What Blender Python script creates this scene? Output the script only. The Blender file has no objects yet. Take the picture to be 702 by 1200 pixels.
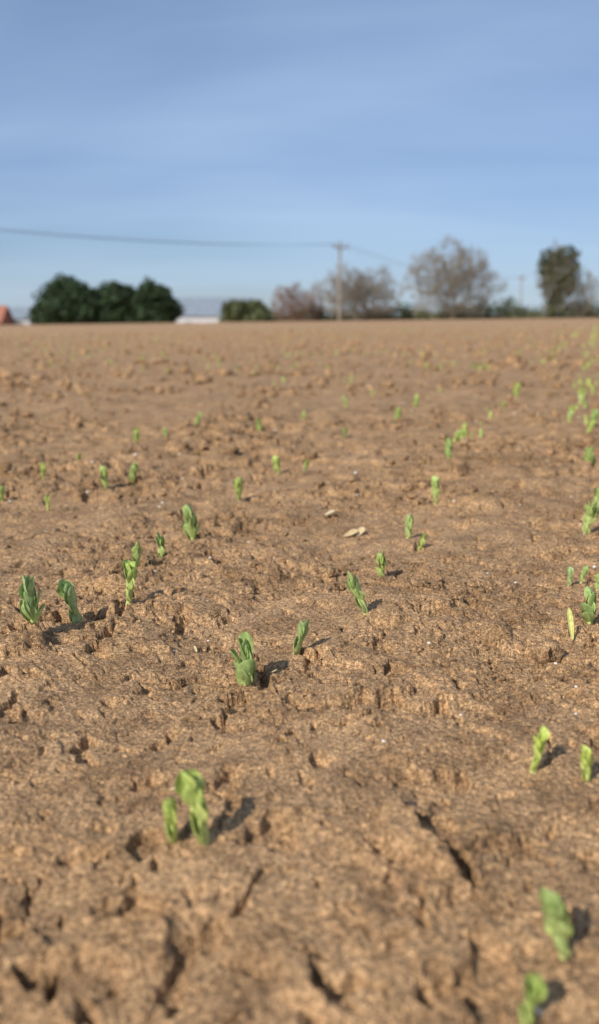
import bpy, math, random
import numpy as np
from mathutils import Vector, noise as mnoise
random.seed(5)
rng = np.random.default_rng(7)
scene = bpy.context.scene
COL = scene.collection

# ------------------------------------------------------------------ noise
def _h(ix, iy, seed):
    n = (ix.astype(np.int64)*374761393 + iy.astype(np.int64)*668265263 + seed*1442695041) & 0xffffffff
    n = ((n ^ (n >> 13))*1274126177) & 0xffffffff
    n = (n ^ (n >> 16)) & 0xffffffff
    return n
def gn(x, y, seed=0):
    ix = np.floor(x); iy = np.floor(y); fx = x-ix; fy = y-iy
    u = fx*fx*fx*(fx*(fx*6-15)+10); v = fy*fy*fy*(fy*(fy*6-15)+10)
    def g(dx, dy):
        a = _h(ix+dx, iy+dy, seed)*(2*np.pi/4294967296.0)
        return np.cos(a)*(fx-dx)+np.sin(a)*(fy-dy)
    a = g(0,0); b = g(1,0); c = g(0,1); d = g(1,1)
    return (a+(b-a)*u+(c-a)*v+(a-b-c+d)*u*v)*1.5
def sst(a, b, x):
    t = np.clip((x-a)/(b-a), 0, 1); return t*t*(3-2*t)

# ------------------------------------------------------------------ field survey, millimetres
# x, y, height, lean x, lean y, habit, yellowness, seed
PLANTS = [
 (-71,478,31,-.12,0,'bud',.75,11),(-53,475,50,-.22,0,'spear',.7,12),(-43,735,53,-.12,0,'cluster',.35,13),(-3,804,37,.25,0,'bud',.3,14),
 (-249,833,53,-.1,0,'cluster',.2,15),(-217,883,56,-.3,0,'spear',.25,16),(-179,940,50,.05,0,'spear',.6,17),(-200,1124,38,-.1,0,'bud',.5,18),
 (-180,1178,44,0,0,'spear',.4,19),(-151,1272,60,-.1,0,'cluster',.4,20),(-102,1572,42,-.1,0,'bud',.7,21),(-360,1724,49,-.2,0,'bud',.6,22),
 (-325,1781,43,.3,0,'cluster',.5,23),(-423,1545,31,0,0,'bud',.7,24),(66,884,46,-.5,0,'spear',.4,25),(95,1052,36,-.1,0,'bud',.6,26),
 (149,1255,36,0,0,'bud',.4,27),(157,1194,28,.2,0,'bud',.7,28),(219,1477,48,-.15,0,'spear',.5,29),(307,1909,50,-.1,0,'cluster',.4,30),
 (154,569,35,.1,0,'spear',.95,31),(186,555,30,-.2,0,'spear',.9,32),(122,381,41,-.3,0,'spear',.4,33),(95,343,28,.1,0,'bud',.6,34),
 (281,868,42,-.1,0,'cluster',.35,35),(305,1021,26,-.1,0,'bud',.2,36),(320,1028,20,.2,0,'bud',.4,37),(396,1269,54,.1,0,'spear',.5,38),
 (436,1351,50,0,0,'spear',.45,39),(586,1876,60,-.1,0,'cluster',.5,40),(793,2527,58,0,0,'cluster',.5,41),(782,3398,62,0,0,'cluster',.7,42),
 (287,2764,52,.1,0,'cluster',.5,43),(395,3198,52,0,0,'cluster',.6,44),(114,2360,33,0,0,'bud',.6,45),(-43,1822,40,-.2,0,'cluster',.7,46),
 (10,1822,26,.2,0,'bud',.6,47),(-398,2276,41,0,0,'cluster',.6,48),(-290,2629,42,.3,0,'cluster',.5,49),(-352,2468,34,-.2,0,'cluster',.5,50),
 (-823,2650,45,0,0,'bud',.7,51),(-474,1994,28,0,0,'bud',.7,52),(-493,1781,32,0,0,'bud',.8,53),(395,2276,36,0,0,'bud',.6,54),
 (948,5154,60,0,0,'cluster',.6,55),(331,1005,21,0,0,'bud',.5,56),(-519,1608,29,0,0,'bud',.6,57)]
def S(txt, hw, dp):
    return ([tuple(float(c)/1000 for c in p.split(',')) for p in txt.split()], hw, dp)
# cracks and hollows: polyline, half width, depth (m)
CRACKS = [
 S('69,506 76,495 82,476 88,448',.0045,.018),S('61,438 57,417 55,398',.002,.007),S('-52,544 -44,495',.003,.005),
 S('-22,431 -26,411 -34,403',.0025,.010),S('-125,389 -114,377 -113,364',.005,.014),S('-151,421 -142,407',.006,.016),S('-96,414 -82,405',.004,.010),
 S('5,375 11,368 23,368 36,365',.004,.012),S('56,364 73,359',.005,.012),S('12,636 37,640 63,650',.003,.008),S('63,650 108,658',.0025,.006),
 S('-37,761 -31,703',.006,.014),S('5,798 11,751',.004,.010),S('-21,742 -4,748',.0022,.006),S('-288,861 -271,836',.010,.020),
 S('-237,886 -207,905',.010,.014),S('-240,820 -202,844',.003,.010),S('-145,746 -111,710',.003,.007),S('-233,742 -221,733',.003,.007),
 S('172,933 193,950',.005,.010),S('227,941 264,962',.005,.010),S('77,853 76,807',.003,.010),S('-183,913 -188,987',.005,.011),
 S('-197,1125 -155,1176',.006,.010),S('-138,1272 -126,1337',.008,.012),S('-78,1262 -55,1282',.006,.010),S('-74,1577 -9,1625',.010,.014),
 S('-132,921 -123,933',.004,.010),S('-321,1222 -251,1213',.006,.008),S('-275,1554 -227,1625',.012,.014),S('171,602 174,629',.003,.006),
 S('138,438 132,404',.003,.006),S('-98,359 -90,356',.003,.008),S('-201,584 -181,572',.002,.005),S('210,814 231,807',.0025,.006),
 S('196,1101 213,1112',.005,.006),S('228,987 327,1020',.004,.004)]
# raised slabs of crust
SLABS = [S('63,499 74,461',.012,.010),S('42,469 66,438',.020,.006),S('63,584 71,580',.006,.006),S('-270,803 -250,814',.015,.010),
 S('-223,1020 -190,1055',.018,.007),S('-8,380 3,364',.012,.006),S('-103,398 -73,392',.014,.007),S('-125,1326 -78,1372',.018,.006),
 S('479,1769 548,1808',.03,.012),S('300,1769 325,1808',.010,.014)]
CAMH = 0.30
RDX, RDY = math.sin(math.radians(17.3)), math.cos(math.radians(17.3))

def height(x, y, cell=None):
    r = np.hypot(x, y)
    if cell is None: cell = np.full_like(x, .0012)
    def fade(L): return np.clip(L/(3.0*cell)-.3, 0, 1)
    z = np.zeros_like(x)
    near = np.clip((60-r)/30, 0, 1)
    z += .010*gn(x*1.1+3, y*1.1, 1)*near + .02*gn(x*.25, y*.25, 2)*near
    w = x*RDY-y*RDX
    ph = (w+.02+.01*gn(x*3,y*3,5))/.28
    z += -.0038*np.cos(2*np.pi*ph)*fade(.12)*near
    wx = x+.012*gn(x*22, y*22, 3)+.005*gn(x*90,y*90,33); wy = y+.012*gn(x*22+9, y*22, 4)+.005*gn(x*90,y*90+7,34)
    n1 = gn(wx*6, wy*6, 6)
    n2 = gn(wx*15, wy*15, 7)
    z += .007*n1*fade(.15)
    z += .0044*n2*fade(.06)
    patch = np.clip(gn(x*3.1+5,y*3.1,8)*1.8+.30,0,1)
    rough = .36+.80*patch + .90*sst(1.1,2.6,r) + .10*(1-sst(.45,.6,r))
    s1 = gn(wx*9+4, wy*9, 9)
    z += .0050*sst(.20,.24,s1)*rough*fade(.03)
    s2 = gn(wx*24+1, wy*24+8, 10)
    z += .0040*sst(.27,.32,s2)*rough*fade(.02)
    s3 = gn(wx*30+2, wy*26+3, 11)
    z -= .012*sst(.44,.52,s3)*(rough+.2)*fade(.02)
    s4 = gn(wx*75+2, wy*66+3, 12)
    z -= .0065*sst(.46,.54,s4)*(rough+.1)*fade(.010)
    s5 = gn(wx*60+12, wy*60+3, 22)
    z += .0020*sst(.2,.32,s5)*rough*fade(.010)
    c = np.abs(gn(wx*11+7, wy*11+2, 13)); m = sst(.18,.45,gn(x*4+2,y*4+9,14))
    z -= .005*np.clip(1-c/.02,0,1)*m*fade(.01)
    z += .0018*np.abs(gn(wx*45,wy*45,15))*rough*fade(.02)
    z += .0014*gn(wx*110,wy*110,16)*fade(.01)*rough
    z += .0011*np.abs(gn(x*230,y*230,17))*fade(.005)
    z += .0005*gn(x*450,y*450,18)*fade(.0025)
    k = (r < 2.2)
    if k.any():
        xs = wx[k]; ys = wy[k]; dz = np.zeros_like(xs)
        wob = 1+.9*gn(x[k]*70,y[k]*70,19)
        def pdist(pl):
            d = np.full_like(xs, 9.)
            for (ax,ay),(bx,by) in zip(pl[:-1], pl[1:]):
                vx,vy = bx-ax,by-ay; L = vx*vx+vy*vy+1e-9
                t = np.clip(((xs-ax)*vx+(ys-ay)*vy)/L,0,1)
                d = np.minimum(d, np.hypot(xs-ax-t*vx, ys-ay-t*vy))
            return d
        for pl,hw,dp in CRACKS:
            d = pdist(pl)
            dz -= dp*(1-sst(.5,1.3,d/(hw*wob+1e-5)))
            dz += dp*.22*np.exp(-(d/(hw*3.5))**2)
        for pl,hw,dp in SLABS:
            dz += dp*(1-sst(.55,1.15,pdist(pl)/(hw*(.6+.4*wob))))
        z[k] += np.clip(dz,-.02,.02)
    z += .012*x*sst(0,1,r)
    z -= 1.2*sst(75,112,r)+1.6*sst(115,175,r)
    z += np.where(r>260, 3.0*sst(260,1500,r), 0)
    return z
def hpt(x, y):
    return float(height(np.array([float(x)]), np.array([float(y)]))[0])

# ------------------------------------------------------------------ material helpers
def newmat(name):
    m = bpy.data.materials.new(name); m.use_nodes = True
    nt = m.node_tree; b = nt.nodes["Principled BSDF"]
    return m, nt, b
def N(nt, t, **kw):
    n = nt.nodes.new(t)
    for k,v in kw.items(): setattr(n,k,v)
    return n
def simple(name, col, rough=.8, var=.25, scale=3.0):
    m, nt, b = newmat(name)
    tc = N(nt,'ShaderNodeTexCoord'); nz = N(nt,'ShaderNodeTexNoise'); nz.inputs['Scale'].default_value = scale; nz.inputs['Detail'].default_value=4
    nt.links.new(tc.outputs['Object'], nz.inputs['Vector'])
    rp = N(nt,'ShaderNodeValToRGB')
    rp.color_ramp.elements[0].position=.3; rp.color_ramp.elements[1].position=.7
    rp.color_ramp.elements[0].color=(*[c*(1-var) for c in col],1); rp.color_ramp.elements[1].color=(*[min(1,c*(1+var)) for c in col],1)
    nt.links.new(nz.outputs['Fac'], rp.inputs['Fac']); nt.links.new(rp.outputs['Color'], b.inputs['Base Color'])
    b.inputs['Roughness'].default_value = rough
    return m
def mathn(nt, op, a, b=None):
    n = N(nt,'ShaderNodeMath',operation=op)
    for i,s in enumerate((a,b)):
        if s is None: continue
        if isinstance(s,(int,float)): n.inputs[i].default_value = s
        else: nt.links.new(s, n.inputs[i])
    return n.outputs[0]

def soil_mat():
    m, nt, b = newmat('dry_soil')
    L = nt.links
    tc = N(nt,'ShaderNodeTexCoord')
    def nz(scale, det=4, rough=.6):
        n = N(nt,'ShaderNodeTexNoise'); n.inputs['Scale'].default_value=scale; n.inputs['Detail'].default_value=det; n.inputs['Roughness'].default_value=rough
        L.new(tc.outputs['Object'], n.inputs['Vector']); return n.outputs['Fac']
    def ramp(f, c0, c1, p0=.3, p1=.7):
        r = N(nt,'ShaderNodeValToRGB'); e = r.color_ramp.elements
        e[0].position=p0; e[1].position=p1; e[0].color=(*c0,1); e[1].color=(*c1,1); L.new(f, r.inputs['Fac']); return r.outputs['Color']
    def mix(f, a, c, mode='MIX'):
        n = N(nt,'ShaderNodeMix',data_type='RGBA',blend_type=mode)
        if isinstance(f,float): n.inputs[0].default_value=f
        else: L.new(f,n.inputs[0])
        L.new(a,n.inputs[6]); L.new(c,n.inputs[7]); return n.outputs[2]
    base = ramp(nz(4,4), (.385,.235,.120), (.505,.313,.166))
    mid = ramp(nz(22,5,.7), (.54,.51,.48), (1.13,1.13,1.13), .30,.58)
    c = mix(1.0, base, mid, 'MULTIPLY')
    nf = nz(300,3,.75)
    fine = ramp(nf, (.44,.41,.38), (1.38,1.38,1.38), .37,.65)
    c = mix(1.0, c, fine, 'MULTIPLY')
    ng = nz(1000,1,.7)
    grain = ramp(ng, (.55,.54,.53), (1.75,1.75,1.72), .38,.70)
    c = mix(1.0, c, grain, 'MULTIPLY')
    L.new(c, b.inputs['Base Color'])
    b.inputs['Roughness'].default_value=.85
    b.inputs['Specular IOR Level'].default_value=.3
    bp = N(nt,'ShaderNodeBump'); bp.inputs['Strength'].default_value=1; bp.inputs['Distance'].default_value=.0048
    h = mathn(nt,'ADD', mathn(nt,'MULTIPLY', nz(150,3,.7), 1.0), mathn(nt,'MULTIPLY', ng, .35))
    L.new(h, bp.inputs['Height'])
    L.new(bp.outputs[0], b.inputs['Normal'])
    return m
SOIL = soil_mat()

# ------------------------------------------------------------------ mesh helper
def mesh_obj(name, V, F, mats, smooth=True, mi=None, parent=None, col=None):
    me = bpy.data.meshes.new(name)
    V = np.asarray(V, dtype=np.float32)
    F = [np.asarray(f, dtype=np.int32) for f in (F if isinstance(F, list) and len(F) and isinstance(F[0], np.ndarray) and F[0].ndim==2 else [np.asarray(F)])]
    me.vertices.add(len(V)); me.vertices.foreach_set('co', V.ravel())
    nl = sum(f.size for f in F); nf = sum(len(f) for f in F)
    me.loops.add(nl); me.polygons.add(nf)
    me.loops.foreach_set('vertex_index', np.concatenate([f.ravel() for f in F]))
    tot = np.concatenate([np.full(len(f), f.shape[1]) for f in F]).astype(np.int32)
    st = np.concatenate([[0], np.cumsum(tot)[:-1]]).astype(np.int32)
    me.polygons.foreach_set('loop_start', st); me.polygons.foreach_set('loop_total', tot)
    me.polygons.foreach_set('use_smooth', np.full(nf, smooth))
    for m in mats: me.materials.append(m)
    if mi is not None: me.polygons.foreach_set('material_index', np.asarray(mi, dtype=np.int32))
    if col is not None:
        a = me.attributes.new('tint','FLOAT_COLOR','POINT')
        a.data.foreach_set('color', np.asarray(col,dtype=np.float32).ravel())
    me.update(calc_edges=True)
    o = bpy.data.objects.new(name, me); COL.objects.link(o)
    if parent: o.parent = parent
    return o

# ------------------------------------------------------------------ field
def build_field():
    ang = np.concatenate([np.arange(-180,-45,2), np.arange(-45,-23,.3), np.arange(-23,23,.065), np.arange(23,45,.3), np.arange(45,180,2)])
    ang = np.radians(ang)
    def geo(a,b,q):
        n = int(math.log(b/a)/math.log(q)); return a*(b/a)**(np.arange(n)/n)
    rad = np.concatenate([geo(.02,.3,1.06), geo(.3,3,1.003), geo(3,16,1.0045), geo(16,110,1.02), geo(110,5000,1.06), [5000.]])
    dr = np.gradient(rad)
    A,R = np.meshgrid(ang, rad); _,DR = np.meshgrid(ang, dr)
    x = (R*np.sin(A)).ravel(); y = (R*np.cos(A)).ravel()
    z = height(x, y, DR.ravel())
    na, nr = len(ang), len(rad)
    V = np.column_stack([x,y,z]); V = np.vstack([V, [0,0,hpt(0.001,0)]])
    i,j = np.meshgrid(np.arange(nr-1), np.arange(na), indexing='ij')
    j2 = (j+1)%na
    Q = np.stack([i*na+j, i*na+j2, (i+1)*na+j2, (i+1)*na+j],-1).reshape(-1,4)[:, ::-1]
    jj = np.arange(na); T = np.stack([np.full(na,len(V)-1), (jj+1)%na, jj],-1)[:, ::-1]
    return mesh_obj('ploughed_field', V, [Q.astype(np.int32), T.astype(np.int32)], [SOIL])
build_field()

# ------------------------------------------------------------------ clods and crumbs
import bmesh
def ico(sub, seed, amp=.35, fr=1.6):
    bm = bmesh.new(); bmesh.ops.create_icosphere(bm, subdivisions=sub, radius=1)
    for v in bm.verts:
        n = v.co.normalized()
        d = 1+amp*mnoise.noise(n*fr+Vector((seed*3.1,seed*1.7,0)))*1.6+amp*.6*mnoise.noise(n*fr*3+Vector((seed,0,seed)))
        v.co = n*d
    bm.verts.ensure_lookup_table()
    V = np.array([v.co[:] for v in bm.verts]); F = np.array([[v.index for v in f.verts] for f in bm.faces]); bm.free()
    return V,F
def scatter(name, pts, sizes, temps, mat, sink=.3, flat=.7):
    VV=[];FF=[];off=0
    xs = np.array([p[0] for p in pts]); ys = np.array([p[1] for p in pts]); zs = height(xs,ys)
    for i,(x,y) in enumerate(pts):
        V,F = temps[i%len(temps)]
        a = rng.uniform(0,6.28); s = sizes[i]; sc = np.array([1,rng.uniform(.5,1),rng.uniform(.4,.85)*flat/.7])*s
        v = V*sc; c,sn = math.cos(a),math.sin(a)
        tl = rng.uniform(-.5,.5); v = np.column_stack([v[:,0], v[:,1]*math.cos(tl)-v[:,2]*math.sin(tl), v[:,1]*math.sin(tl)+v[:,2]*math.cos(tl)])
        v = np.column_stack([v[:,0]*c-v[:,1]*sn, v[:,0]*sn+v[:,1]*c, v[:,2]])
        v += [x,y,zs[i]+s*(.4-sink)]
        VV.append(v); FF.append(F+off); off+=len(V)
    return mesh_obj(name, np.vstack(VV), np.vstack(FF), [mat])
tB = [ico(2,s,.75,1.9) for s in range(8)]; tC=[ico(1,s,.7,1.9) for s in range(8)]
def randpts(n, r0, r1, half=30, power=1.0, clump=0):
    out=[]
    while len(out)<n:
        u = rng.random(n); r = (r0**power+(r1**power-r0**power)*u)**(1/power)
        a = np.radians(rng.uniform(-half,half,n)); x=r*np.sin(a); y=r*np.cos(a)
        keep = gn(x*3.1+5,y*3.1,8)*1.6+.35 > rng.random(n)*clump
        out += list(zip(x[keep],y[keep]))
    return np.array(out[:n])
p = randpts(700,.3,2.5,28,1.3,1); scatter('soil_clods', p, np.exp(rng.normal(math.log(.0034),.5,len(p))), tB, SOIL,.4)
p = randpts(16000,.3,3,26,1.2,.8); scatter('soil_crumbs', p, np.exp(rng.normal(math.log(.0012),.45,len(p))), tC, SOIL)
p = randpts(2200,1.4,6,25,1.2,.8); scatter('soil_clods', p, np.exp(rng.normal(math.log(.0070),.45,len(p))), tB, SOIL, .42)
p = randpts(5500,4,22,25,1.2,.5); scatter('soil_clods', p, np.exp(rng.normal(math.log(.016),.45,len(p))), tC, SOIL, .38)
peb = simple('pale_stone',(.72,.66,.58),.6,.1,400)
p = randpts(170,.36,3.5,24,1.3); scatter('pale_pebbles', p, np.exp(rng.normal(math.log(.0012),.35,len(p)))*np.sqrt(np.hypot(p[:,0],p[:,1])+.3), tB, peb)

# ------------------------------------------------------------------ pea seedlings
def leafmat():
    m, nt, b = newmat('pea_leaf'); L = nt.links
    at = N(nt,'ShaderNodeAttribute'); at.attribute_name='tint'
    tc = N(nt,'ShaderNodeTexCoord')
    nz = N(nt,'ShaderNodeTexNoise'); nz.inputs['Scale'].default_value=350; nz.inputs['Detail'].default_value=4
    L.new(tc.outputs['Object'], nz.inputs['Vector'])
    rp = N(nt,'ShaderNodeValToRGB'); e=rp.color_ramp.elements; e[0].position=.3;e[1].position=.7;e[0].color=(.76,.78,.74,1);e[1].color=(1.15,1.12,1.15,1)
    L.new(nz.outputs['Fac'], rp.inputs['Fac'])
    mx = N(nt,'ShaderNodeMix',data_type='RGBA',blend_type='MULTIPLY'); mx.inputs[0].default_value=1
    L.new(at.outputs['Color'], mx.inputs[6]); L.new(rp.outputs['Color'], mx.inputs[7])
    L.new(mx.outputs[2], b.inputs['Base Color'])
    b.inputs['Roughness'].default_value=.40
    bp = N(nt,'ShaderNodeBump'); bp.inputs['Strength'].default_value=.4; bp.inputs['Distance'].default_value=.0005
    L.new(nz.outputs['Fac'], bp.inputs['Height']); L.new(bp.outputs[0], b.inputs['Normal'])
    tr = N(nt,'ShaderNodeBsdfTranslucent'); L.new(mx.outputs[2], tr.inputs['Color'])
    ms = N(nt,'ShaderNodeMixShader'); ms.inputs[0].default_value=.20
    L.new(b.outputs[0], ms.inputs[1]); L.new(tr.outputs[0], ms.inputs[2])
    L.new(ms.outputs[0], nt.nodes['Material Output'].inputs['Surface'])
    return m
LEAF = leafmat()
def nrm(v): v=np.asarray(v,float); return v/(np.linalg.norm(v)+1e-9)

class Acc:
    def __init__(s): s.V=[];s.F=[];s.C=[];s.n=0
    def add(s,V,F,C): s.V.append(V);s.F.append(np.asarray(F)+s.n);s.C.append(C);s.n+=len(V)

def leaf(acc, base, d, nor, L, W, fold, curl, c0, c1, nu=13, nv=7, rs=None, kind=0):
    d=nrm(d); side=nrm(np.cross(d,nor)); nor=nrm(np.cross(side,d))
    V=[];C=[]
    p=np.array(base,float); ph=rs.uniform(0,6.28); sp=0
    for i in range(nu):
        s=.5-.5*math.cos(math.pi*i/(nu-1))
        th=curl*s
        dd=d*math.cos(th)+nor*math.sin(th); nn=nor*math.cos(th)-d*math.sin(th)
        p=p+dd*L*(s-sp); sp=s
        e=math.sqrt(max(0,1-(2*s-1)**2))
        w=W*.5*(e*(.72+.42*s) + .10*(1-s)**6)
        if kind==1: w=W*.5*(e*(1.1-.25*s)+.35*(1-s)**4)
        for j in range(nv):
            t=j/(nv-1)*2-1
            f=fold*(1-.35*s)
            off=side*(math.sin(t*f)/max(f,.01)*w)+nn*((1-math.cos(t*f))/max(f,.01)*w*1.0)+nn*(.06*w*math.sin(ph+7*s+3*t)*abs(t))
            V.append(p+off)
            k=min(1,s*1.4); cc=c0*(1-k)+c1*k
            vein=1.0+.34*math.exp(-(t/.13)**2)+.22*abs(t)**4 + .10*math.cos(16*(s-.35*abs(t)))*(abs(t)>.1)
            C.append(np.append(np.clip(cc*vein,0,1),1))
    F=[[i*nv+j,i*nv+j+1,(i+1)*nv+j+1,(i+1)*nv+j] for i in range(nu-1) for j in range(nv-1)]
    acc.add(np.array(V),F,np.array(C))

def tube(acc, pts, rads, c0, c1, ns=8):
    V=[];C=[]
    n=len(pts)
    for i,p in enumerate(pts):
        d=nrm(pts[min(i+1,n-1)]-pts[max(i-1,0)]); a=nrm(np.cross(d,[0.3,1,.1])); b=np.cross(d,a)
        for j in range(ns):
            t=2*math.pi*j/ns; V.append(p+(a*math.cos(t)+b*math.sin(t))*rads[i])
            k=i/(n-1); C.append(np.append(c0*(1-k)+c1*k,1))
    F=[[i*ns+j,i*ns+(j+1)%ns,(i+1)*ns+(j+1)%ns,(i+1)*ns+j] for i in range(n-1) for j in range(ns)]
    acc.add(np.array(V),F,np.array(C))

def seedling(H, lx, ly, style, yel, seed, lod=0):
    rs=random.Random(seed); acc=Acc()
    nu,nv=(13,9) if lod==0 else (6,3)
    blue=np.array([.26,.375,.175]); yg=np.array([.50,.58,.12])
    top=blue*(1-yel)+yg*yel; low=np.array([.66,.70,.27])*(.8+.2*yel)
    lowm=low*.55+top*.45
    az=rs.uniform(-.5,.5)
    def stem(s):
        return np.array([lx*H*(s**1.2)+.05*H*math.sin(3*s+az), ly*H*s+.04*H*math.cos(3*s+az), H*(s*.92)-.10*H*(1-s)])
    nst=9; smax={'spear':.72,'bud':.55,'cluster':.4}[style]
    pts=[stem(smax*i/(nst-1)) for i in range(nst)]
    r0=H*{'spear':.065,'bud':.08,'cluster':.06}[style]
    tube(acc, pts, [r0*(1.05-.45*i/(nst-1)) for i in range(nst)], low, lowm, 8 if lod==0 else 4)
    up=nrm(stem(1)-stem(.4))
    def around(s, a, Lk, Wk, spread, fold, curl, c0, c1, kind=0):
        b=stem(s); out=np.array([math.cos(a),math.sin(a),0.])
        d=nrm(up*1.0+out*spread)
        leaf(acc, b+out*r0*.5, d, -out+up*.2, Lk*H, Wk*H, fold, curl, c0, c1, nu, nv, rs, kind)
    if style=='spear':
        for k,(s,Lk,Wk,spr) in enumerate([(.10,.36,.36,.40),(.34,.38,.38,.45)]):
            for q in (0,math.pi):
                around(s, az+k*.7+q+rs.uniform(-.25,.25), Lk*rs.uniform(.85,1.1), Wk, spr*rs.uniform(.8,1.3), 1.2, rs.uniform(.3,.8), lowm, lowm*.4+top*.6,1)
        for k in range(6):
            a=az+math.pi*(k%2)+rs.uniform(-.9,.9)
            around(.46+.05*k, a, rs.uniform(.34,.42)*(1-.04*k), rs.uniform(.32,.40), rs.uniform(.35,.75), rs.uniform(.7,1.2), rs.uniform(.3,1.0), lowm*.4+top*.6, top*rs.uniform(.8,1.15))
    elif style=='bud':
        for q in (0,math.pi):
            around(.06, az+q+rs.uniform(-.3,.3), .46,.44, rs.uniform(.35,.55), 1.1, rs.uniform(.3,.8), lowm, top*.6+lowm*.4,1)
        for k in range(5):
            a=az+math.pi*(k%2)+rs.uniform(-.9,.9)
            around(.30+.06*k, a, rs.uniform(.42,.52), rs.uniform(.38,.48), rs.uniform(.3,.65), rs.uniform(.7,1.2), rs.uniform(.3,1.0), lowm*.3+top*.7, top*rs.uniform(.8,1.15))
    else:
        for k in range(3):
            around(.02+.04*k, az+k*2.1+rs.uniform(-.3,.3), rs.uniform(.36,.44), rs.uniform(.32,.38), rs.uniform(.5,.9), 1., rs.uniform(.2,.8), lowm, lowm*.3+top*.7,1)
        for k in range(13):
            a=az+math.pi*(k%2)+rs.uniform(-1.2,1.2)
            s=.08+.036*k
            around(s, a, rs.uniform(.40,.50), rs.uniform(.31,.39), rs.uniform(.5,1.05)*(1-.05*k), rs.uniform(.6,1.1), rs.uniform(.3,1.1), lowm*.35+top*.65, top*rs.uniform(.7,1.2))
    return np.vstack(acc.V), np.vstack(acc.F), np.vstack(acc.C)

for (x,y,H,lx,ly,st,ye,sd) in PLANTS:
    x/=1000; y/=1000; H/=1000
    V,F,C = seedling(H,lx,ly,st,ye,sd)
    o = mesh_obj('pea_seedling', V, F.astype(np.int32), [LEAF], col=C)
    o.location = (x,y,hpt(x,y)+.001)
# far drilled rows, one mass
temps=[seedling(1.0, random.uniform(-.2,.2),random.uniform(-.2,.2), random.choice(['cluster','bud','cluster']), random.uniform(.4,.8), 100+i, 1) for i in range(10)]
VV=[];FF=[];CC=[];off=0
for k in range(-20,60):
    w = -.03-.27*k
    yy = 2.2
    dens=random.uniform(.4,1.1)
    while yy < 26:
        yy += random.expovariate(dens*(8 if k in (0,1) else 3.6))
        x = .311*yy + w*1.04 + random.gauss(0,.03); y = yy
        if abs(x) > .42*y+.5: continue
        if float(mnoise.noise(Vector((x*.7,y*.35,3)))) < -.05 and k not in (0,): continue
        H = random.uniform(.016,.042)*(1-.014*yy); V,F,C = random.choice(temps)
        a=random.uniform(0,6.28); c,s=math.cos(a),math.sin(a)
        v=np.column_stack([V[:,0]*c-V[:,1]*s, V[:,0]*s+V[:,1]*c, V[:,2]])*H+[x,y,hpt(x,y)]
        VV.append(v);FF.append(F+off);CC.append(C);off+=len(V)
mesh_obj('pea_seedling_rows', np.vstack(VV), np.vstack(FF).astype(np.int32), [LEAF], col=np.vstack(CC))

def strawbit(x,y,L,W,az,el,curl=.3,seed=0,colr=(.6,.48,.25)):
    acc=Acc(); rs=random.Random(seed)
    d=(math.cos(az)*math.cos(el),math.sin(az)*math.cos(el),math.sin(el))
    leaf(acc,(0,0,0),d,(0,-.3,1) if el<1 else (0,-1,.1),L,W,.8,curl,np.array(colr),np.array(colr)*1.05,9,5,rs)
    return acc, (x,y,hpt(x,y)+.001)
def bit(name,*a,**k):
    acc,loc=strawbit(*a,**k)
    o=mesh_obj(name,np.vstack(acc.V),np.vstack(acc.F).astype(np.int32),[LEAF],col=np.vstack(acc.C)); o.location=loc
bit('yellow_shoot',.252,.824,.030,.006,1.9,1.25,.05,1,(.55,.55,.18))
bit('dry_leaf_scrap',.063,1.30,.022,.014,.2,.15,.4,2,(.5,.38,.20))
bit('dry_leaf_scrap',.082,1.30,.020,.012,1.0,.3,.5,3,(.55,.42,.24))
bit('dry_leaf_scrap',.038,1.40,.018,.010,.1,.2,.4,4,(.52,.42,.26))
VV=[];FF=[];CC=[];off=0
for i in range(90):
    r=random.uniform(.5,5); a=math.radians(random.uniform(-20,20))
    acc,loc=strawbit(r*math.sin(a),r*math.cos(a),random.uniform(.003,.010),random.uniform(.001,.003),random.uniform(0,6),random.uniform(0,.3),.2,i)
    V=np.vstack(acc.V)+loc; VV.append(V);FF.append(np.vstack(acc.F)+off);CC.append(np.vstack(acc.C));off+=len(V)
mesh_obj('straw_litter',np.vstack(VV),np.vstack(FF).astype(np.int32),[LEAF],col=np.vstack(CC))

# ------------------------------------------------------------------ trees
bark = simple('grey_bark',(.21,.175,.13),.9,.25,2)
redbark = simple('red_twigs',(.20,.11,.07),.9,.25,2)
def foliage_mat(name,c,var=.5):
    return simple(name,c,.75,var,.9)
ever = foliage_mat('evergreen_foliage',(.024,.048,.013)); ivy = foliage_mat('ivy_foliage',(.07,.08,.032)); hedgem = foliage_mat('hedge_foliage',(.09,.105,.038))
def rnd_unit(r):
    z=r.uniform(-1,1);a=r.uniform(0,6.283);q=math.sqrt(1-z*z);return np.array([q*math.cos(a),q*math.sin(a),z])
def segs_mesh(segs, ns):
    S=np.array([[*a,*b,ra,rb] for a,b,ra,rb in segs])
    p0=S[:,:3];p1=S[:,3:6];d=p1-p0;d/=np.linalg.norm(d,axis=1)[:,None]+1e-9
    ref=np.tile([.31,.17,.93],(len(S),1)); ref[np.abs(d@np.array([.31,.17,.93]))>.95]=[1,0,0]
    a=np.cross(d,ref);a/=np.linalg.norm(a,axis=1)[:,None];b=np.cross(d,a)
    V=[]
    for P0,R in ((p0,S[:,6]),(p1,S[:,7])):
        for j in range(ns):
            t=2*math.pi*j/ns; V.append(P0+(a*math.cos(t)+b*math.sin(t))*R[:,None])
    V=np.stack(V,1).reshape(-1,3); k=np.arange(len(S))[:,None]*2*ns
    F=np.concatenate([np.hstack([k+j,k+(j+1)%ns,k+ns+(j+1)%ns,k+ns+j]) for j in range(ns)])
    return V,F
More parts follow.
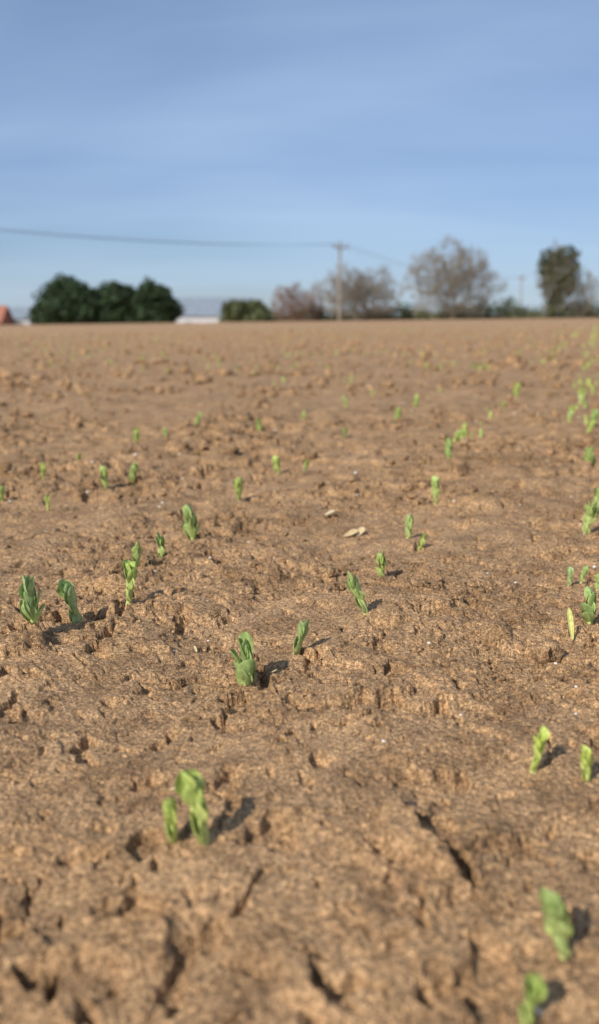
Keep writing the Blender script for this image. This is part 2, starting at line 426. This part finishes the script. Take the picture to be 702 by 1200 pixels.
def bare_segs(h, w, seed, trunk=.22, n=900, tw=.018, low=.14, twigs=5):
    g=np.random.default_rng(seed); th=h*low
    nodes=[np.array([0,0,-.4]),np.array([.03,0,th*.5]),np.array([.05*w*g.normal()*.5,0,th])]; par=[-1,0,1]
    u=g.normal(size=(n,3)); u/=np.linalg.norm(u,axis=1)[:,None]; rr=g.random(n)**.45
    cz=h*.54; T=u*rr[:,None]*[w,w*.85,h*.46]+[0,0,cz]
    lump=1+.18*np.sin(u[:,0]*6+seed)*np.cos(u[:,2]*5+seed*2)
    T=(T-[0,0,cz])*lump[:,None]+[0,0,cz]
    T=T[T[:,2]>th*1.1]; T=T[np.argsort(np.linalg.norm(T-nodes[2],axis=1))]
    A=np.zeros((3+2*len(T),3)); A[:3]=nodes; D=np.zeros(len(A)); D[:3]=[9e9,.6*h,0]; m=3
    for t in T:
        dist=np.linalg.norm(A[:m]-t,axis=1); j=int(np.argmin(dist+.28*D[:m])); p=A[j]
        q=(p+t)/2+g.normal(size=3)*.07*dist[j]; q[2]+=-.04*dist[j]
        A[m]=q; par.append(j); D[m]=D[j]+np.linalg.norm(q-p); A[m+1]=t; par.append(m); D[m+1]=D[m]+np.linalg.norm(t-q); m+=2
    load=np.zeros(m)
    for i in range(m-1,0,-1): load[i]+=.5; load[par[i]]+=load[i]
    rad=np.maximum(tw, trunk*(load/load[1])**.5)
    segs=[(A[par[i]],A[i],rad[par[i]] if i>1 else trunk*1.2,rad[i]) for i in range(1,m)]
    c=A[2]
    for i in range(4,m,2):
        for k in range(twigs):
            d=nrm(g.normal(size=3)+1.1*nrm(A[i]-c)); L=g.uniform(.4,1.1)*w*.13
            e=A[i]+d*L; segs.append((A[i],e,tw*.8,tw*.45))
            d2=nrm(d+g.normal(size=3)*.7); segs.append(((A[i]+e)/2,(A[i]+e)/2+d2*L*.6,tw*.6,tw*.4))
    return segs
def bare_tree(name,x,y,h,w,seed,mat,tw=.018,trunk=.22,n=900,low=.14):
    s=bare_segs(h,w,seed,trunk,n,tw,low)
    V,F=segs_mesh(s,3)
    o=mesh_obj(name,V,F.astype(np.int32),[mat],smooth=False); o.location=(x,y,hpt(x,y)); return o
def leaves(lobes, n, size, seed, shell=.55):
    g=np.random.default_rng(seed); out=[]
    vols=np.array([l[3]*l[4]*l[5] for l in lobes])**.67; cnt=(n*vols/vols.sum()).astype(int)
    for (cx,cy,cz,rx,ry,rz),c in zip(lobes,cnt):
        v=g.normal(size=(c,3)); v/=np.linalg.norm(v,axis=1)[:,None]
        rr=shell+(1.12-shell)*g.random(c)**.7
        lump=1+.16*np.sin(v[:,0]*5+cx)*np.cos(v[:,2]*6+cz)+.10*np.sin(v[:,1]*11+v[:,2]*9+cx)
        p=v*(rr*lump)[:,None]*[rx,ry,rz]+[cx,cy,cz]
        out.append(p)
    p=np.vstack(out); n=len(p)
    a=g.normal(size=(n,3));a/=np.linalg.norm(a,axis=1)[:,None]; b=np.cross(a,g.normal(size=(n,3)));b/=np.linalg.norm(b,axis=1)[:,None]
    s=(size*g.uniform(.5,1.3,n))[:,None]
    V=np.stack([p-a*s,p-b*s*.6,p+a*s,p+b*s*.6],1).reshape(-1,3); V[:,2]=np.maximum(V[:,2],-.3)
    return V, np.arange(4*n).reshape(-1,4)
def leafy_tree(name,x,y,lobes,n,size,seed,mat,trunk_h,trunk_r=.2,segs=None):
    V1,F1=leaves(lobes,n,size,seed)
    r=random.Random(seed)
    if segs is None:
        segs=[(np.array([0,0,-.3]),np.array([.1,0,trunk_h]),trunk_r,trunk_r*.4)]
        for l in lobes:
            segs.append((np.array([0,0,trunk_h*.3]),np.array([l[0],l[1],l[2]]),trunk_r*.5,.04))
            for k in range(6):
                u=rnd_unit(r); segs.append((np.array([l[0],l[1],l[2]]),np.array([l[0],l[1],l[2]])+u*np.array(l[3:6])*.8,.05,.02))
    V2,F2=segs_mesh(segs,5)
    V=np.vstack([V2,V1]);F=np.vstack([F2,F1+len(V2)]);mi=np.concatenate([np.ones(len(F2)),np.zeros(len(F1))])
    o=mesh_obj(name,V,F.astype(np.int32),[mat,bark],smooth=False,mi=mi); o.location=(x,y,hpt(x,y)); return o
def blob_lobes(w,h,n,seed,r0=.35):
    r=random.Random(seed); L=[(0,0,h*.42,w*.9,w*.6,h*.46),(r.uniform(-.1,.1)*w,0,h*.68,w*.55,w*.5,h*.30)]
    for i in range(n):
        a=r.uniform(0,6.28);q=r.uniform(.45,.85);z=r.uniform(.15,.75)
        rr=w*r.uniform(r0*.7,r0*1.2)
        L.append((math.cos(a)*w*q*(1.1-z*.5),math.sin(a)*w*.7*q,h*z,rr,rr,rr*.9))
    return L
Y=120
leafy_tree('evergreen_tree',-28.6,Y,blob_lobes(4.4,7.0,14,1),18000,.26,1,ever,6)
leafy_tree('evergreen_tree',-22.9,Y+2,blob_lobes(4.2,6.0,11,2),14000,.26,2,ever,5)
leafy_tree('evergreen_tree',-18.2,Y,blob_lobes(3.2,6.2,10,3),12000,.26,3,ever,5)
leafy_tree('evergreen_shrub',-7.0,Y+6,blob_lobes(3.6,3.9,9,4),8000,.24,4,hedgem,3)
bare_tree('bare_tree',-1.2,Y+4,5.9,2.7,21,redbark,.023,trunk=.16,n=700)
bare_tree('bare_tree',1.9,Y+8,6.0,1.6,22,redbark,.023,trunk=.14,n=380)
bare_tree('bare_tree',7.6,Y+4,7.9,5.3,23,bark,.023,n=1200)
bare_tree('bare_tree',18.9,Y,10.4,5.8,24,bark,.023,trunk=.3,n=1300)
s=bare_segs(10.2,2.9,31,.28,600,.018)
lob=[(0,0,2.2,1.2,.9,2.2),(-.3,0,5,1.6,1.2,1.6),(.4,.2,6.6,1.8,1.3,1.5),(-.9,0,8.2,1.5,1.1,1.2),(.9,0,8.8,1.4,1.,1.1),(1.3,0,5.2,.9,.8,1.2),(-1.7,.1,7,.8,.7,1.),(2.0,.2,7.4,.7,.6,.8)]
leafy_tree('ivy_clad_tree',32.1,Y,lob,4600,.21,5,ivy,8,segs=s)
bare_tree('bare_tree',35.6,Y+2,7.4,2.6,26,bark,.023,trunk=.15,n=600)
hl=[]; r=random.Random(9); xx=-8.
while xx<48:
    top=2.0+1.1*mnoise.noise(Vector((xx*.25,0,0)))+(.9 if 24<xx<29 else 0)+(.5 if xx>36 else 0)
    if xx<12: top*=.92
    hl.append((xx,r.uniform(-.4,.4),top*.5+.15,r.uniform(.9,1.4),.8,top*.62+.35)); xx+=r.uniform(.8,1.3)
leafy_tree('hedge',0,Y+10,[(a,b,c+.35,d,e,f) for a,b,c,d,e,f in hl],28000,.18,8,hedgem,1)

# ------------------------------------------------------------------ buildings
def house(name,x,y,w,d,eave,ridge,rot,wallm,roofm,winm,doorm,chimney=True,nwin=3):
    e=bpy.data.objects.new(name,None); COL.objects.link(e)
    z=hpt(x,y); e.location=(x,y,z); e.rotation_euler=(0,0,rot)
    hw,hd=w/2,d/2
    V=[(-hw,-hd,-1),(hw,-hd,-1),(hw,hd,-1),(-hw,hd,-1),(-hw,-hd,eave),(hw,-hd,eave),(hw,hd,eave),(-hw,hd,eave),(-hw,0,ridge),(hw,0,ridge)]
    mesh_obj('walls',V,[np.array([[0,1,5,4],[2,3,7,6],[1,2,6,5],[3,0,4,7]]),np.array([[5,6,9],[7,4,8]])],[wallm],False,parent=e)
    o=.3; sl=(ridge-eave)/hd; ez=eave-sl*o; t=.12
    R=[(-hw-o,-hd-o,ez+.02),(hw+o,-hd-o,ez+.02),(hw+o,0,ridge+.02),(-hw-o,0,ridge+.02),(-hw-o,hd+o,ez+.02),(hw+o,hd+o,ez+.02)]
    R+= [(a,b,c+t) for a,b,c in R]
    mesh_obj('roof',R,np.array([[6,7,8,9],[9,8,11,10],[1,0,3,2],[2,3,4,5],[0,1,7,6],[5,4,10,11],[0,6,9,3],[3,9,10,4],[1,2,8,7],[2,5,11,8]]),[roofm],False,parent=e)
    def box(n,cx,cy,cz,sx,sy,sz,m):
        B=np.array([(i,j,k) for i in(-1,1) for j in(-1,1) for k in(-1,1)])*[sx/2,sy/2,sz/2]+[cx,cy,cz]
        mesh_obj(n,B,np.array([[0,1,3,2],[4,6,7,5],[0,4,5,1],[2,3,7,6],[0,2,6,4],[1,5,7,3]]),[m],False,parent=e)
    for i in range(nwin):
        wx=-hw+w*(i+.5)/nwin
        if i==nwin//2: box('door',wx,-hd-.01,1.0,1.0,.08,2.0,doorm)
        else:
            box('window_%d'%i,wx,-hd-.01,1.5,1.1,.06,1.0,winm); box('sill_%d'%i,wx,-hd-.06,.95,1.3,.16,.08,doorm)
    if chimney: box('chimney',-hw*.6,0,ridge+.3,.7,.6,1.2,wallm)
brick=simple('brick',(.30,.13,.08),.9,.2,6); tile=simple('clay_tile',(.34,.13,.08),.8,.2,3); wht=simple('white_render',(.5,.5,.52),.8,.08,2)
slate=simple('metal_roof',(.20,.23,.27),.5,.15,1.5); glass=simple('window_glass',(.04,.05,.06),.15,.1,1); paint=simple('painted_timber',(.6,.6,.58),.5,.1,2)
house('brick_house',-50.0,146,10.6,7,2.6,4.9,.02,brick,tile,glass,paint,True,5)
house('white_farm_building',-42.9,152,5.0,5,3.2,4.8,-.05,wht,slate,glass,paint,False,3)
house('metal_roof_barn',-13.9,150,12.4,9,3.0,5.6,-.12,wht,slate,glass,paint,False,5)

# ------------------------------------------------------------------ power line
wood=simple('pole_timber',(.26,.21,.16),.9,.2,4); wirem=simple('cable',(.12,.14,.18),.6,.05,1); cer=simple('insulator',(.25,.12,.08),.3,.1,2)
def pole(x,y,h,rot):
    e=bpy.data.objects.new('utility_pole',None); COL.objects.link(e); e.location=(x,y,hpt(x,y)); e.rotation_euler=(0,0,rot)
    V,F=segs_mesh([(np.array([0,0,-.5]),np.array([0,0,h]),.17,.12)],12); mesh_obj('pole',V,F,[wood],parent=e)
    V,F=segs_mesh([(np.array([-1.1,-.15,h-.5]),np.array([1.1,-.15,h-.5]),.09,.09),(np.array([-.7,-.13,h-.5]),np.array([0,-.13,h-1.2]),.03,.03),(np.array([.7,-.13,h-.5]),np.array([0,-.13,h-1.2]),.03,.03)],6); mesh_obj('crossarm',V,F,[wood],parent=e)
    sg=[]
    for a in (-1.,0,1.):
        b=h-.42 if a else h
        sg+= [(np.array([a,-.15 if a else 0,b]),np.array([a,-.15 if a else 0,b+.28]),.10,.05)]
    V,F=segs_mesh(sg,8); mesh_obj('insulators',V,F,[cer],parent=e)
    return (x,y,hpt(x,y)+h-.15)
A=pole(4.9,118,10.3,.5); B=pole(-46.6,52.4,9.4,.6); Cc=pole(52,226,12.0,.4)
def wires(name,a,b,sag,offs,rr):
    sg=[]
    for ox in offs:
        prev=None
        for i in range(25):
            t=i/24; q=np.array([a[k]*(1-t)+b[k]*t for k in range(3)])+[ox,0,-sag*4*t*(1-t)]
            if prev is not None: sg.append((prev,q,rr,rr))
            prev=q
    V,F=segs_mesh(sg,5); mesh_obj(name,V,F,[wirem])
wires('overhead_wires',A,B,1.5,(-.9,0,.9),.014); wires('overhead_wires',A,Cc,1.8,(-.9,0,.9),.013)

# ------------------------------------------------------------------ light
EL=math.radians(37); AZ=math.radians(215)
sd=Vector((math.sin(AZ)*math.cos(EL),math.cos(AZ)*math.cos(EL),math.sin(EL)))
sun=bpy.data.lights.new('sun','SUN'); sun.energy=5.0; sun.angle=math.radians(.5); sun.color=(1,.95,.85)
so=bpy.data.objects.new('sun',sun); COL.objects.link(so); so.rotation_euler=(-sd).to_track_quat('-Z','Y').to_euler()
w=bpy.data.worlds.new('World'); scene.world=w; w.use_nodes=True; nt=w.node_tree; L=nt.links
bg=nt.nodes['Background']; bg.inputs['Strength'].default_value=.079
sky=N(nt,'ShaderNodeTexSky',sky_type='NISHITA'); sky.sun_disc=False; sky.sun_elevation=EL; sky.sun_rotation=AZ
sky.air_density=1.0; sky.dust_density=.3; sky.ozone_density=3.0; sky.altitude=0
tc=N(nt,'ShaderNodeTexCoord'); sp=N(nt,'ShaderNodeSeparateXYZ'); L.new(tc.outputs['Generated'],sp.inputs[0])
zz=mathn(nt,'ADD',mathn(nt,'MAXIMUM',sp.outputs[2],0.0),.22)
cx=mathn(nt,'DIVIDE',sp.outputs[0],zz); cy=mathn(nt,'DIVIDE',sp.outputs[1],zz)
cb=N(nt,'ShaderNodeCombineXYZ'); L.new(cx,cb.inputs[0]); L.new(cy,cb.inputs[1])
def cirrus(rot,sc,loc,scale,det,dist):
    mp=N(nt,'ShaderNodeMapping'); mp.inputs['Rotation'].default_value=(0,0,rot); mp.inputs['Scale'].default_value=sc; mp.inputs['Location'].default_value=loc; L.new(cb.outputs[0],mp.inputs[0])
    n=N(nt,'ShaderNodeTexNoise'); n.inputs['Scale'].default_value=scale; n.inputs['Detail'].default_value=det; n.inputs['Roughness'].default_value=.54; n.inputs['Distortion'].default_value=dist
    L.new(mp.outputs[0],n.inputs['Vector']); return n.outputs['Fac']
broad=cirrus(.9,(.6,.9,1),(2.3,.1,0),.7,3,.4)
wisp=cirrus(1.05,(.5,1.7,1),(5.1,1.7,0),1.3,7,.9)
f=mathn(nt,'ADD',mathn(nt,'MULTIPLY',broad,.68),mathn(nt,'MULTIPLY',wisp,.32))
r1=N(nt,'ShaderNodeValToRGB'); r1.color_ramp.elements[0].position=.36; r1.color_ramp.elements[1].position=.66
r1.color_ramp.elements[0].color=(.18,.18,.18,1); r1.color_ramp.elements[1].color=(.60,.60,.60,1)
L.new(f,r1.inputs['Fac'])
tint=N(nt,'ShaderNodeMix',data_type='RGBA',blend_type='MULTIPLY'); tint.inputs[0].default_value=1; L.new(sky.outputs[0],tint.inputs[6]); tint.inputs[7].default_value=(.68,.79,1.06,1)
mx=N(nt,'ShaderNodeMix',data_type='RGBA'); L.new(r1.outputs['Color'],mx.inputs[0]); L.new(tint.outputs[2],mx.inputs[6]); mx.inputs[7].default_value=(7.2,9.4,12.2,1)
L.new(mx.outputs[2],bg.inputs['Color'])
scene.view_settings.view_transform='Standard'; scene.view_settings.look='None'; scene.view_settings.exposure=0

# ------------------------------------------------------------------ camera
cam=bpy.data.cameras.new('camera'); co=bpy.data.objects.new('camera',cam); COL.objects.link(co)
co.location=(0,0,CAMH); co.rotation_euler=(math.radians(90-11.71),0,0)
cam.sensor_fit='VERTICAL'; cam.sensor_height=36; cam.sensor_width=24; cam.lens=33
cam.clip_start=.01; cam.clip_end=8000
cam.dof.use_dof=True; cam.dof.focus_distance=.90; cam.dof.aperture_fstop=33/6.4
scene.camera=co
